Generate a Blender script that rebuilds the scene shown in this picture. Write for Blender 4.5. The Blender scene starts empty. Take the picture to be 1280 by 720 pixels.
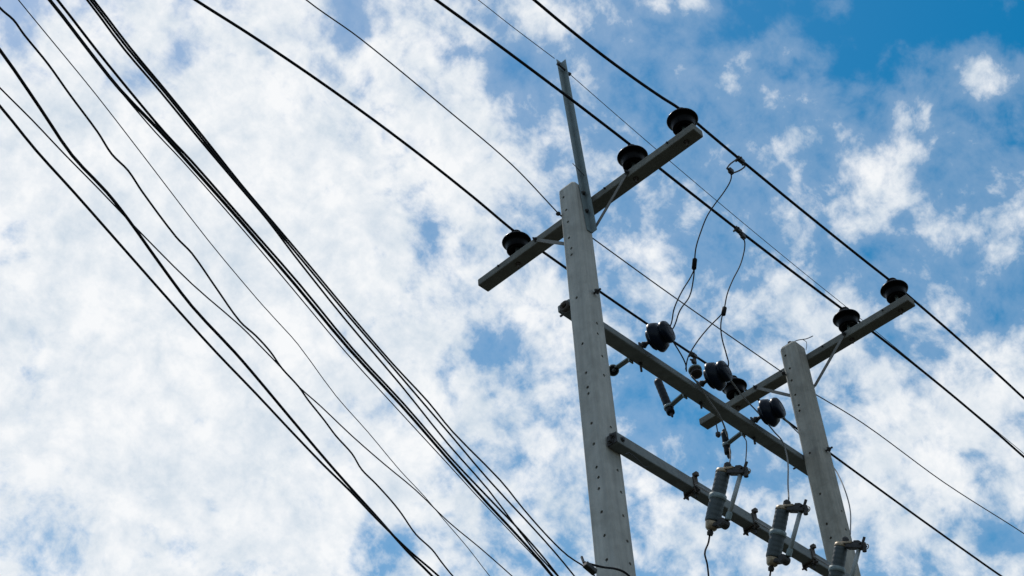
import bpy, bmesh, math, random
from mathutils import Vector, Matrix, Quaternion

random.seed(7)
scene = bpy.context.scene
COL = scene.collection
R = math.radians

# ------------------------------------------------------------------ camera
cam_d = bpy.data.cameras.new('camera')
cam_d.sensor_width = 36.0
cam_d.lens = 52.59
cam_d.clip_start = 0.05
cam_d.clip_end = 5000
cam = bpy.data.objects.new('camera', cam_d)
COL.objects.link(cam)
right = Vector((0.70351069, -0.70895206, -0.04959522))
down = Vector((0.45912831, 0.50665305, -0.72972864))
fwd = Vector((0.54247019, 0.49060133, 0.6819358))
m = Matrix.Identity(4)
for i in range(3):
    m[i][0], m[i][1], m[i][2] = right[i], -down[i], -fwd[i]
m.translation = (0, 0, 1.6)
cam.matrix_world = m
scene.camera = cam

# ------------------------------------------------------------------ exposure
scene.view_settings.view_transform = 'Standard'
scene.view_settings.look = 'None'
scene.view_settings.gamma = 1
scene.view_settings.use_curve_mapping = False
scene.view_settings.exposure = 0.0
scene.render.film_transparent = False

# ------------------------------------------------------------------ sun
SUN_EL, SUN_AZ = R(63), R(78)      # azimuth counter-clockwise from +X
sd = bpy.data.lights.new('sun', 'SUN')
sd.energy = 2.2
sd.angle = R(0.53)
sd.color = (1.0, 0.95, 0.88)
sun = bpy.data.objects.new('sun', sd)
COL.objects.link(sun)
sv = Vector((math.cos(SUN_EL) * math.cos(SUN_AZ), math.cos(SUN_EL) * math.sin(SUN_AZ), math.sin(SUN_EL)))
sun.rotation_euler = sv.to_track_quat('Z', 'Y').to_euler()
sun.location = (0, 0, 40)

# measured layout, in metres (X along the line, Y along the crossarms, Z up)
HOLES_L_X = [(5.331, 10.469), (5.316, 10.307), (5.312, 10.165), (5.318, 9.987), (5.305, 9.861), (5.308, 9.793), (5.305, 9.328), (5.294, 8.854), (5.289, 8.569), (5.289, 8.433), (5.288, 8.373), (5.288, 8.103), (5.287, 7.919), (5.285, 7.717), (5.278, 7.626), (5.284, 7.535), (5.282, 7.343), (5.279, 7.152), (5.282, 6.964)]
HOLES_L_Y = [(6.692, 9.051), (6.687, 8.943), (6.708, 8.735), (6.701, 8.547), (6.706, 8.071), (6.724, 7.703), (6.732, 7.522), (6.724, 7.325), (6.734, 7.126), (6.734, 6.95)]
HOLES_R_X = [(5.336, 10.492), (5.32, 10.327), (5.33, 10.19), (5.326, 10.018), (5.315, 9.891), (5.32, 9.83), (5.314, 9.353), (5.305, 8.914), (5.307, 8.608), (5.3, 8.465)]
PHASE_A = [(-8.862, 4.229, 11.085), (5.138, 4.229, 10.685), (5.381, 4.229, 10.676), (5.624, 4.229, 10.676), (5.867, 4.229, 10.685), (6.111, 4.229, 10.704), (6.354, 4.229, 10.732), (6.597, 4.229, 10.769), (6.84, 4.229, 10.815), (7.222, 4.229, 10.804), (7.603, 4.229, 10.796), (7.985, 4.229, 10.792), (8.367, 4.229, 10.79), (8.748, 4.229, 10.792), (9.13, 4.229, 10.796), (9.511, 4.229, 10.804), (9.893, 4.229, 10.815), (10.21, 4.229, 10.806), (10.526, 4.229, 10.793), (10.843, 4.229, 10.776), (11.16, 4.229, 10.753), (11.477, 4.229, 10.726), (11.793, 4.229, 10.694), (12.11, 4.229, 10.658), (26.11, 4.229, 9.806)]
PHASE_B = [(-9.349, 4.762, 10.305), (4.651, 4.762, 10.759), (4.964, 4.762, 10.778), (5.276, 4.762, 10.794), (5.589, 4.762, 10.806), (5.902, 4.762, 10.815), (6.215, 4.762, 10.822), (6.527, 4.762, 10.825), (6.84, 4.762, 10.825), (7.222, 4.762, 10.814), (7.603, 4.762, 10.806), (7.985, 4.762, 10.802), (8.367, 4.762, 10.8), (8.748, 4.762, 10.802), (9.13, 4.762, 10.806), (9.511, 4.762, 10.814), (9.893, 4.762, 10.825), (10.341, 4.762, 10.833), (10.79, 4.762, 10.832), (11.238, 4.762, 10.822), (11.687, 4.762, 10.803), (12.135, 4.762, 10.775), (12.584, 4.762, 10.738), (13.032, 4.762, 10.691), (27.032, 4.762, 9.897)]
PHASE_C = [(-10.569, 6.097, 10.34), (3.431, 6.097, 10.952), (3.918, 6.097, 10.985), (4.405, 6.097, 11), (4.892, 6.097, 10.996), (5.379, 6.097, 10.974), (5.866, 6.097, 10.933), (6.353, 6.097, 10.873), (6.84, 6.097, 10.795), (7.222, 6.097, 10.784), (7.603, 6.097, 10.776), (7.985, 6.097, 10.772), (8.367, 6.097, 10.77), (8.748, 6.097, 10.772), (9.13, 6.097, 10.776), (9.511, 6.097, 10.784), (9.893, 6.097, 10.795), (10.579, 6.097, 10.75), (11.266, 6.097, 10.71), (11.952, 6.097, 10.676), (12.639, 6.097, 10.646), (13.325, 6.097, 10.621), (14.012, 6.097, 10.601), (14.698, 6.097, 10.586), (28.698, 6.097, 10.461)]
GUY1 = [(-8.027, 5.378, 11.827), (3.919, 5.378, 10.692), (4.436, 5.378, 10.697), (5.344, 5.378, 10.595), (6.046, 5.378, 10.49), (6.578, 5.378, 10.29)]
GUY2 = [(6.835, 5.378, 10.29), (8, 5.378, 10.272), (9.632, 5.378, 10.29)]
GUY3 = [(9.888, 5.378, 10.29), (10.902, 5.378, 10.382), (12.313, 5.378, 10.358), (13.945, 5.378, 10.454), (25.935, 5.378, 10.939)]
W1 = [(-7.409, 0.145, 6.149), (1.064, 3.148, 5.72), (1.121, 3.158, 5.717), (1.177, 3.184, 5.714), (1.301, 3.232, 5.708), (1.426, 3.291, 5.702), (1.59, 3.364, 5.694), (1.685, 3.415, 5.69), (1.77, 3.438, 5.686), (1.868, 3.488, 5.682), (2.091, 3.587, 5.672), (2.188, 3.617, 5.669), (2.368, 3.704, 5.662), (2.554, 3.792, 5.655), (2.653, 3.815, 5.651), (2.756, 3.851, 5.648), (2.852, 3.897, 5.644), (2.976, 3.94, 5.64), (3.062, 3.981, 5.638), (3.198, 4.037, 5.633), (3.307, 4.086, 5.63), (3.439, 4.133, 5.626), (3.547, 4.191, 5.623), (3.665, 4.228, 5.62), (3.808, 4.279, 5.616), (3.903, 4.319, 5.613), (4.066, 4.397, 5.609), (4.208, 4.438, 5.606), (4.317, 4.486, 5.603), (4.439, 4.536, 5.6), (12.87, 7.678, 5.397)]
W2 = [(-7.168, 0.198, 6.641), (1.217, 3.438, 6.2), (1.382, 3.499, 6.191), (1.664, 3.603, 6.175), (1.996, 3.739, 6.159), (2.441, 3.923, 6.138), (2.804, 4.058, 6.123), (2.957, 4.109, 6.117), (3.128, 4.166, 6.111), (3.49, 4.324, 6.098), (3.778, 4.424, 6.088), (4.096, 4.544, 6.078), (4.329, 4.619, 6.071), (4.548, 4.702, 6.065), (4.818, 4.801, 6.057), (5.091, 4.914, 6.05), (13.481, 8.162, 5.819)]
W3 = [(-7.075, -0.634, 5.862), (1.095, 3.124, 5.5), (1.314, 3.236, 5.49), (1.503, 3.335, 5.481), (1.682, 3.394, 5.474), (1.81, 3.449, 5.469), (2.023, 3.554, 5.461), (2.241, 3.655, 5.453), (2.514, 3.75, 5.444), (2.666, 3.809, 5.439), (2.94, 3.921, 5.431), (3.23, 4.038, 5.423), (3.43, 4.114, 5.417), (3.635, 4.19, 5.412), (3.928, 4.302, 5.405), (4.143, 4.372, 5.4), (12.604, 7.434, 5.198)]
W4 = [(-7.177, -0.036, 5.715), (1.193, 3.258, 5.42), (1.378, 3.338, 5.413), (1.571, 3.409, 5.406), (1.874, 3.526, 5.396), (2.165, 3.639, 5.387), (2.42, 3.734, 5.379), (2.683, 3.824, 5.372), (2.923, 3.91, 5.366), (3.167, 3.995, 5.36), (3.376, 4.061, 5.355), (3.588, 4.136, 5.351), (3.867, 4.224, 5.345), (4.1, 4.284, 5.34), (12.7, 6.933, 5.162)]
W5 = [(-7.313, 0.901, 6.173), (1.282, 3.551, 5.85), (1.443, 3.598, 5.844), (1.615, 3.654, 5.837), (1.814, 3.715, 5.83), (2.04, 3.788, 5.822), (2.369, 3.886, 5.811), (2.662, 3.95, 5.802), (2.828, 4, 5.797), (2.974, 4.047, 5.793), (3.099, 4.09, 5.79), (3.24, 4.123, 5.786), (3.484, 4.19, 5.78), (3.729, 4.247, 5.774), (3.977, 4.298, 5.768), (4.264, 4.38, 5.762), (4.537, 4.437, 5.756), (4.835, 4.508, 5.75), (13.575, 6.647, 5.567)]
W6a = [(-7.06, 0.393, 6.45), (1.37, 3.544, 6.45), (1.612, 3.647, 6.45), (1.821, 3.732, 6.45), (2.071, 3.806, 6.45), (2.272, 3.873, 6.45), (2.64, 3.999, 6.45), (3.093, 4.161, 6.45), (3.572, 4.34, 6.45), (4.051, 4.495, 6.45), (4.562, 4.675, 6.45), (5.019, 4.831, 6.45), (5.401, 4.955, 6.45), (5.827, 5.105, 6.45)]
W6b = [(-6.972, 0.231, 6.47), (1.398, 3.538, 6.47), (1.641, 3.64, 6.47), (1.867, 3.729, 6.47), (2.099, 3.815, 6.47), (2.281, 3.871, 6.47), (2.653, 4, 6.47), (3.11, 4.159, 6.47), (3.601, 4.345, 6.47), (4.075, 4.497, 6.47), (4.581, 4.675, 6.47), (5.049, 4.822, 6.47), (5.436, 4.942, 6.47), (5.877, 5.104, 6.47)]
W6c = [(-6.96, 0.16, 6.43), (1.383, 3.537, 6.43), (1.618, 3.641, 6.43), (1.828, 3.726, 6.43), (2.055, 3.809, 6.43), (2.229, 3.863, 6.43), (2.65, 4.01, 6.43), (3.077, 4.169, 6.43), (3.561, 4.351, 6.43), (4.078, 4.525, 6.43), (4.549, 4.68, 6.43), (4.932, 4.808, 6.43), (5.355, 4.944, 6.43), (5.796, 5.09, 6.43)]
W7a = [(-6.915, 0.265, 6.5), (1.49, 3.482, 6.5), (1.731, 3.584, 6.5), (1.964, 3.666, 6.5), (2.245, 3.771, 6.5), (2.534, 3.874, 6.5), (2.76, 3.955, 6.5), (2.982, 4.047, 6.5), (3.457, 4.232, 6.5), (3.983, 4.42, 6.5), (4.515, 4.624, 6.5), (4.973, 4.781, 6.5), (5.602, 5.036, 6.5), (5.92, 5.141, 6.5)]
W7b = [(-6.899, 0.267, 6.52), (1.505, 3.487, 6.52), (1.745, 3.586, 6.52), (1.979, 3.669, 6.52), (2.254, 3.774, 6.52), (2.544, 3.884, 6.52), (2.776, 3.967, 6.52), (2.996, 4.048, 6.52), (3.488, 4.227, 6.52), (3.875, 4.361, 6.52), (4.203, 4.476, 6.52), (4.461, 4.566, 6.52), (4.923, 4.73, 6.52), (5.598, 4.945, 6.52), (6.012, 5.092, 6.52)]
W7c = [(-6.883, 0.283, 6.55), (1.523, 3.5, 6.55), (1.765, 3.599, 6.55), (1.999, 3.684, 6.55), (2.273, 3.787, 6.55), (2.562, 3.899, 6.55), (2.795, 3.982, 6.55), (3.013, 4.059, 6.55), (3.507, 4.238, 6.55), (3.896, 4.372, 6.55), (4.23, 4.475, 6.55), (4.508, 4.577, 6.55), (5.009, 4.72, 6.55), (5.318, 4.834, 6.55), (5.626, 4.936, 6.55), (5.866, 4.999, 6.55), (6.069, 5.022, 6.55)]
JA = [(7.422, 4.229, 10.489), (7.511, 4.303, 10.518), (7.5, 4.378, 10.435), (7.436, 4.452, 10.296), (7.415, 4.527, 10.207), (7.412, 4.601, 10.104), (7.396, 4.676, 9.939), (7.447, 4.75, 9.847)]
JA1 = [(7.447, 4.75, 9.847), (7.537, 4.838, 9.869), (7.46, 4.925, 9.669), (7.451, 5.012, 9.55), (7.518, 5.1, 9.511)]
JA2 = [(7.447, 4.75, 9.847), (7.524, 4.83, 9.802), (7.542, 4.91, 9.666), (7.491, 4.99, 9.533), (7.522, 5.07, 9.459)]
JB = [(8.318, 4.762, 10.744), (8.379, 4.793, 10.738), (8.387, 4.825, 10.658), (8.325, 4.856, 10.475), (8.21, 4.887, 10.253), (8.126, 4.919, 10.054), (8.075, 4.95, 9.853)]
JB1 = [(8.075, 4.95, 9.853), (8.105, 5.015, 9.861), (8.034, 5.08, 9.754), (7.961, 5.145, 9.63), (7.927, 5.21, 9.54), (7.918, 5.275, 9.464), (7.951, 5.34, 9.395)]
JB2 = [(8.075, 4.95, 9.853), (8.059, 4.976, 9.78), (8.06, 5.002, 9.692), (8.091, 5.028, 9.595), (8.151, 5.054, 9.491), (8.175, 5.08, 9.409)]
T1 = [(7.513, 5.1, 9.279), (7.679, 5.183, 9.319), (7.855, 5.267, 9.354), (7.974, 5.35, 9.397)]
T1b = [(8.046, 5.36, 9.392), (8.131, 5.36, 9.353), (8.251, 5.365, 9.252), (8.365, 5.37, 9.172), (8.494, 5.42, 9.143), (8.67, 5.52, 9.182)]
T2 = [(8.266, 5.14, 9.343), (8.469, 5.22, 9.418), (8.693, 5.3, 9.475), (8.909, 5.34, 9.475), (9.061, 5.37, 9.476)]
T2b = [(9.061, 5.37, 9.476), (9.188, 5.37, 9.402), (9.262, 5.36, 9.347), (9.239, 5.33, 9.207), (9.005, 5.2, 8.877), (8.679, 5.05, 8.439), (8.436, 4.93, 8.118)]
T3 = [(8.889, 5.12, 9.342), (9.33, 5.3, 9.54), (9.831, 5.46, 9.711), (10.054, 5.46, 9.641), (10.188, 5.44, 9.57), (10.12, 5.36, 9.369), (9.87, 5.2, 8.975), (9.58, 5.05, 8.582), (9.262, 4.93, 8.161)]
T4 = [(8.641, 5.5, 9.03), (8.16, 5.2, 8.542), (7.708, 4.93, 8.102)]
T5 = [(8.563, 5.3, 9.001), (8.433, 5.2, 8.821), (7.811, 4.86, 8.106)]
DROP1 = [(7.378, 5.02, 7.405), (7.352, 5.02, 7.289), (7.334, 5.02, 7.203), (7.342, 5.02, 7.123), (7.335, 5.02, 7.012), (7.327, 5.02, 6.897)]
DROP2 = [(8.161, 5.02, 7.46), (8.106, 5.02, 7.329), (8.049, 5.02, 7.187)]
SHIELD_W = [(-6.478, 5.15, 11.687), (5.519, 5.15, 11.97), (5.921, 5.15, 11.971), (6.451, 5.15, 11.992)]
SHIELD_E = [(6.6, 5.15, 11.94), (7.2, 5.15, 11.876), (7.92, 5.15, 11.809), (8.64, 5.15, 11.754), (9.36, 5.15, 11.711), (10.08, 5.15, 11.68), (10.8, 5.15, 11.66), (22, 5.15, 11.1)]
TAP_CLAMP = [(6.068, 4.967, 6.5), (5.984, 4.972, 6.53), (6.019, 5.021, 6.62), (5.998, 4.99, 6.55)]
TAP = [(6.055, 5.03, 6.599), (6.142, 5.04, 6.623), (6.253, 5.05, 6.657), (6.409, 5.08, 6.725), (6.52, 5.1, 6.757), (6.612, 5.12, 6.757), (6.67, 5.14, 6.731)]
CLOUD_PATCHES = [(0.847, 0.223, 0.247, 0.116, 2.64, -0.56), (0.74, 0.318, 0.148, 0.065, 2.43, -0.26), (0.957, 0.342, 0.237, 0.145, 3.09, -0.24), (0.748, 0.446, 0.145, 0.123, 2.79, -0.15), (1.039, 0.452, 0.139, 0.062, 2.73, -0.08), (0.664, 0.511, 0.081, 0.059, 1.51, -0.16), (0.599, 0.524, 0.06, 0.024, 0.77, -0.3), (0.47, 0.576, 0.036, 0.023, 0.89, -0.3), (0.475, 0.617, 0.037, 0.022, 1.64, -0.14), (0.389, 0.714, 0.051, 0.019, 1.84, -0.3), (0.379, 0.758, 0.038, 0.022, 1.72, -0.16), (0.271, 0.774, 0.038, 0.03, 1.4, -0.28), (0.54, 0.779, 0.04, 0.022, 0.93, -0.3), (0.685, 0.716, 0.063, 0.023, 0.82, -0.3), (0.844, 0.814, 0.058, 0.041, 0.85, -0.34), (0.81, 0.949, 0.059, 0.03, 2.41, -0.26), (1.031, 0.725, 0.123, 0.077, 0.62, -0.18), (1.16, 0.723, 0.153, 0.066, 3.02, -0.24), (1.003, 1.156, 0.069, 0.043, 0.84, -0.28), (0.419, 1.001, 0.049, 0.018, 1.05, -0.2), (0.522, 0.631, 0.041, 0.026, 2.37, -0.16), (1.014, 0.444, 0.095, 0.05, 2.77, -0.1), (1.197, 0.412, 0.07, 0.052, 0.03, -0.16), (0.834, 0.537, 0.076, 0.065, 0.23, -0.06), (0.966, 0.605, 0.074, 0.055, 0.47, -0.06), (0.458, 0.702, 0.041, 0.035, 2.16, -0.12), (0.474, 0.901, 0.037, 0.03, 2.1, -0.1), (0.909, 0.25, 0.042, 0.036, 2.9, 0.62), (0.911, 0.319, 0.065, 0.029, 0.63, 0.36), (0.863, 0.392, 0.041, 0.028, 2.58, 0.38), (0.748, 0.383, 0.054, 0.034, 1.92, 0.36), (0.798, 0.387, 0.034, 0.02, 2.21, 0.24), (0.943, 0.395, 0.055, 0.046, 1.03, 0.32), (0.982, 0.445, 0.046, 0.036, 0.19, 0.16), (1.07, 0.335, 0.08, 0.041, 2.04, 0.28), (0.654, 0.385, 0.03, 0.017, 2.45, 0.38), (1.288, 0.477, 0.091, 0.087, 2.07, 0.2), (1.306, 0.614, 0.188, 0.146, 3.11, 0.2), (1.043, 0.543, 0.074, 0.048, 2.94, 0.16), (0.989, 0.381, 0.035, 0.027, 0, 0.14), (0.657, 1.15, 0.468, 0.356, 1.13, 0.36), (0.47, 0.87, 0.28, 0.231, 1.26, 0.34), (0.615, 0.794, 0.245, 0.171, 0.92, 0.2), (0.927, 1.028, 0.245, 0.198, 0.81, 0.12), (0.626, 0.621, 0.141, 0.071, 0.8, 0.2), (0.59, 0.469, 0.04, 0.028, 2.45, 0.3), (0.858, 0.759, 0.111, 0.081, 0.7, 0.1), (1.243, 0.88, 0.166, 0.142, 3.1, 0.14), (1.503, 0.654, 0.177, 0.131, 0.04, 0.1), (0.86, 1.087, 0.268, 0.243, 2.31, 0.1), (0.299, 0.736, 0.039, 0.031, 2.07, 0.1), (0.751, 0.302, 0.032, 0.019, 1.95, 0.22), (0.928, 0.229, 0.024, 0.016, 0.24, 0.24), (0.441, 0.648, 0.079, 0.066, 2.22, 0.1)]

# ------------------------------------------------------------------ sky with a layer of broken cloud
world = bpy.data.worlds.new('World')
scene.world = world
world.use_nodes = True
nt = world.node_tree
nt.nodes.clear()


def N(tree, kind, **kw):
    n = tree.nodes.new(kind)
    for k, v in kw.items():
        if k.startswith('i_'):
            key = k[2:]
            n.inputs[int(key) if key.isdigit() else key].default_value = v
        else:
            setattr(n, k, v)
    return n


def math_node(tree, op, a, b=None, clamp=False):
    n = tree.nodes.new('ShaderNodeMath')
    n.operation = op
    n.use_clamp = clamp
    for i, v in enumerate((a, b)):
        if v is None:
            continue
        if isinstance(v, (int, float)):
            n.inputs[i].default_value = v
        else:
            tree.links.new(v, n.inputs[i])
    return n.outputs[0]


def sky():
    L = nt.links.new
    out = N(nt, 'ShaderNodeOutputWorld')
    bg = N(nt, 'ShaderNodeBackground')
    bg.inputs['Strength'].default_value = 0.1
    L(bg.outputs[0], out.inputs[0])
    st = N(nt, 'ShaderNodeTexSky', sky_type='NISHITA')
    st.sun_disc = False
    st.sun_elevation = SUN_EL
    st.sun_rotation = math.pi / 2 - SUN_AZ
    st.altitude = 200
    st.air_density = 1.0
    st.dust_density = 0.4
    st.ozone_density = 2.2
    hs = N(nt, 'ShaderNodeHueSaturation')
    hs.inputs['Hue'].default_value = SKY_HUE
    hs.inputs['Saturation'].default_value = SKY_SAT
    hs.inputs['Value'].default_value = SKY_VAL
    L(st.outputs[0], hs.inputs['Color'])

    tc = N(nt, 'ShaderNodeTexCoord')
    sep = N(nt, 'ShaderNodeSeparateXYZ')
    L(tc.outputs['Generated'], sep.inputs[0])
    z = math_node(nt, 'MAXIMUM', sep.outputs[2], 0.06)
    px = math_node(nt, 'DIVIDE', sep.outputs[0], z)
    py = math_node(nt, 'DIVIDE', sep.outputs[1], z)
    p = N(nt, 'ShaderNodeCombineXYZ')
    L(px, p.inputs[0])
    L(py, p.inputs[1])
    P = p.outputs[0]

    # curl the coordinates so that the puffs get ragged
    D = tc.outputs['Generated']
    warp = N(nt, 'ShaderNodeTexNoise', i_Scale=14.0, i_Detail=3.0)
    L(D, warp.inputs['Vector'])
    wsub = N(nt, 'ShaderNodeVectorMath', operation='SUBTRACT')
    L(warp.outputs['Color'], wsub.inputs[0])
    wsub.inputs[1].default_value = (0.5, 0.5, 0.5)
    wsc = N(nt, 'ShaderNodeVectorMath', operation='SCALE')
    L(wsub.outputs[0], wsc.inputs[0])
    wsc.inputs['Scale'].default_value = 0.02
    wadd = N(nt, 'ShaderNodeVectorMath', operation='ADD')
    L(D, wadd.inputs[0])
    L(wsc.outputs[0], wadd.inputs[1])
    W = wadd.outputs[0]

    def fbm(vec, scale, detail, rough, off):
        mp = N(nt, 'ShaderNodeMapping')
        mp.inputs['Location'].default_value = off
        L(vec, mp.inputs['Vector'])
        n = N(nt, 'ShaderNodeTexNoise', i_Scale=scale, i_Detail=detail, i_Roughness=rough)
        n.inputs['Lacunarity'].default_value = 2.1
        L(mp.outputs[0], n.inputs['Vector'])
        return n.outputs[0]

    big = fbm(W, 17.0, 10.0, 0.58, (3.1, 1.7, 0.4))
    mid = fbm(W, 40.0, 7.0, 0.58, (7.4, 2.2, 1.3))
    big = math_node(nt, 'ADD', math_node(nt, 'MULTIPLY', big, 0.9), math_node(nt, 'MULTIPLY', mid, 1.3))
    big = math_node(nt, 'SUBTRACT', big, 0.60)
    # where the photographed cloud layer is thick or open
    bias = None
    for cx, cy, rx, ry, an, am in CLOUD_PATCHES:
        mp = N(nt, 'ShaderNodeMapping', vector_type='TEXTURE')
        mp.inputs['Location'].default_value = (cx, cy, 0)
        mp.inputs['Rotation'].default_value = (0, 0, an)
        mp.inputs['Scale'].default_value = (rx * 1.5, ry * 1.5, 1)
        L(P, mp.inputs['Vector'])
        g = N(nt, 'ShaderNodeTexGradient', gradient_type='SPHERICAL')
        L(mp.outputs[0], g.inputs[0])
        s = N(nt, 'ShaderNodeMapRange', interpolation_type='SMOOTHSTEP')
        L(g.outputs['Fac'], s.inputs[0])
        s.inputs['To Max'].default_value = am
        bias = s.outputs[0] if bias is None else math_node(nt, 'ADD', bias, s.outputs[0])
    dens = math_node(nt, 'ADD', big, bias)
    a = N(nt, 'ShaderNodeMapRange', interpolation_type='SMOOTHSTEP')
    L(dens, a.inputs[0])
    a.inputs['From Min'].default_value = CL_LO
    a.inputs['From Max'].default_value = CL_HI
    # fibres
    fine = fbm(W, 90.0, 6.0, 0.6, (0.3, 9.2, 0.7))
    fr = N(nt, 'ShaderNodeMapRange')
    L(fine, fr.inputs[0])
    fr.inputs['From Min'].default_value = 0.3
    fr.inputs['From Max'].default_value = 0.7
    fr.inputs['To Min'].default_value = -0.12
    fr.inputs['To Max'].default_value = 0.12
    hump = math_node(nt, 'MULTIPLY', a.outputs[0], math_node(nt, 'SUBTRACT', 1.0, a.outputs[0]))
    alpha = math_node(nt, 'ADD', a.outputs[0], math_node(nt, 'MULTIPLY', math_node(nt, 'MULTIPLY', hump, 4.0), fr.outputs[0]), clamp=True)
    veil = N(nt, 'ShaderNodeMapRange', interpolation_type='SMOOTHSTEP')
    L(dens, veil.inputs[0])
    veil.inputs['From Min'].default_value = -0.15
    veil.inputs['From Max'].default_value = 0.42
    veil.inputs['To Max'].default_value = 0.20
    alpha = math_node(nt, 'MAXIMUM', math_node(nt, 'MULTIPLY', alpha, 0.97), veil.outputs[0])

    # cloud tone: bright where lit from above and thin, blue-grey where the layer is deep
    sh1 = fbm(W, 24.0, 9.0, 0.64, (3.16, 1.82, 0.2))
    sh2 = fbm(W, 70.0, 6.0, 0.6, (1.1, 4.2, 0.9))
    sh = math_node(nt, 'ADD', math_node(nt, 'MULTIPLY', sh1, 0.7), math_node(nt, 'MULTIPLY', sh2, 0.3))
    shade = N(nt, 'ShaderNodeMapRange')
    L(sh, shade.inputs[0])
    shade.inputs['From Min'].default_value = 0.33
    shade.inputs['From Max'].default_value = 0.60
    cm = N(nt, 'ShaderNodeMix', data_type='RGBA')
    L(shade.outputs[0], cm.inputs['Factor'])
    cm.inputs['A'].default_value = CL_DARK
    cm.inputs['B'].default_value = CL_LIGHT
    mix = N(nt, 'ShaderNodeMix', data_type='RGBA')
    L(alpha, mix.inputs['Factor'])
    L(hs.outputs[0], mix.inputs['A'])
    L(cm.outputs['Result'], mix.inputs['B'])
    L(mix.outputs['Result'], bg.inputs['Color'])


SKY_HUE, SKY_SAT, SKY_VAL = 0.481, 1.50, 1.18
CL_LO, CL_HI = 0.20, 0.84
CL_DARK = (6.2, 7.1, 8.0, 1)
CL_LIGHT = (9.6, 9.7, 9.8, 1)
sky()
world.cycles.sampling_method = 'MANUAL'
world.cycles.sample_map_resolution = 512


# ------------------------------------------------------------------ materials
def material(name, color, rough=0.6, metal=0.0, spec=0.5, var=0.0, var_scale=8.0, streak=0.0, bump=0.0, bump_scale=60.0,
             stain=None, stain_amt=0.0, coat=0.0):
    mt = bpy.data.materials.new(name)
    mt.use_nodes = True
    t = mt.node_tree
    b = t.nodes['Principled BSDF']
    b.inputs['Roughness'].default_value = rough
    b.inputs['Metallic'].default_value = metal
    b.inputs['Specular IOR Level'].default_value = spec
    b.inputs['Coat Weight'].default_value = coat
    tc = N(t, 'ShaderNodeTexCoord')
    L = t.links.new
    base = N(t, 'ShaderNodeRGB')
    base.outputs[0].default_value = (*color, 1)
    cur = base.outputs[0]
    if var:
        n = N(t, 'ShaderNodeTexNoise', i_Scale=var_scale, i_Detail=7.0, i_Roughness=0.65)
        L(tc.outputs['Object'], n.inputs['Vector'])
        mr = N(t, 'ShaderNodeMapRange')
        L(n.outputs[0], mr.inputs[0])
        mr.inputs['From Min'].default_value = 0.3
        mr.inputs['From Max'].default_value = 0.7
        mr.inputs['To Min'].default_value = 1 - var
        mr.inputs['To Max'].default_value = 1 + var
        v = N(t, 'ShaderNodeVectorMath', operation='SCALE')
        L(cur, v.inputs[0])
        L(mr.outputs[0], v.inputs['Scale'])
        cur = v.outputs[0]
    if streak:
        mp = N(t, 'ShaderNodeMapping')
        mp.inputs['Scale'].default_value = (22, 22, 0.9)
        L(tc.outputs['Object'], mp.inputs['Vector'])
        n = N(t, 'ShaderNodeTexNoise', i_Scale=1.0, i_Detail=5.0, i_Roughness=0.6)
        L(mp.outputs[0], n.inputs['Vector'])
        mr = N(t, 'ShaderNodeMapRange')
        L(n.outputs[0], mr.inputs[0])
        mr.inputs['From Min'].default_value = 0.35
        mr.inputs['From Max'].default_value = 0.65
        mr.inputs['To Min'].default_value = 1 - streak
        mr.inputs['To Max'].default_value = 1 + streak * 0.6
        v = N(t, 'ShaderNodeVectorMath', operation='SCALE')
        L(cur, v.inputs[0])
        L(mr.outputs[0], v.inputs['Scale'])
        cur = v.outputs[0]
    if stain:
        n = N(t, 'ShaderNodeTexNoise', i_Scale=5.0, i_Detail=8.0, i_Roughness=0.7)
        L(tc.outputs['Object'], n.inputs['Vector'])
        mr = N(t, 'ShaderNodeMapRange')
        L(n.outputs[0], mr.inputs[0])
        mr.inputs['From Min'].default_value = 0.5
        mr.inputs['From Max'].default_value = 0.72
        mr.inputs['To Max'].default_value = stain_amt
        mx = N(t, 'ShaderNodeMix', data_type='RGBA')
        L(mr.outputs[0], mx.inputs['Factor'])
        L(cur, mx.inputs['A'])
        mx.inputs['B'].default_value = (*stain, 1)
        cur = mx.outputs['Result']
    L(cur, b.inputs['Base Color'])
    if bump:
        n = N(t, 'ShaderNodeTexNoise', i_Scale=bump_scale, i_Detail=6.0, i_Roughness=0.65)
        L(tc.outputs['Object'], n.inputs['Vector'])
        bp = N(t, 'ShaderNodeBump')
        bp.inputs['Strength'].default_value = bump
        bp.inputs['Distance'].default_value = 0.004
        L(n.outputs[0], bp.inputs['Height'])
        L(bp.outputs[0], b.inputs['Normal'])
    return mt


M_POLE = material('pole_concrete', (0.41, 0.405, 0.38), 0.9, var=0.14, var_scale=6, streak=0.16, bump=0.5, bump_scale=70, stain=(0.24, 0.24, 0.22), stain_amt=0.5, spec=0.25)
M_POLE_OLD = material('older_pole_concrete', (0.34, 0.325, 0.29), 0.9, var=0.16, var_scale=6, streak=0.18, bump=0.5, bump_scale=70, stain=(0.17, 0.165, 0.145), stain_amt=0.55, spec=0.25)
M_ARM = material('weathered_concrete_arm', (0.165, 0.165, 0.15), 0.9, var=0.2, var_scale=9, bump=0.6, bump_scale=50, stain=(0.11, 0.105, 0.09), stain_amt=0.6, spec=0.25)
M_BEAM = material('grey_painted_beam', (0.17, 0.185, 0.185), 0.7, var=0.2, var_scale=9, bump=0.4, bump_scale=40, stain=(0.09, 0.085, 0.08), stain_amt=0.6, spec=0.35)
M_ZINC = material('galvanised_steel', (0.20, 0.25, 0.262), 0.55, metal=0.35, var=0.15, var_scale=14, stain=(0.13, 0.14, 0.14), stain_amt=0.4)
M_BOLT = material('weathered_bolt_steel', (0.05, 0.048, 0.048), 0.65, metal=0.5, var=0.3, var_scale=30)
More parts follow.
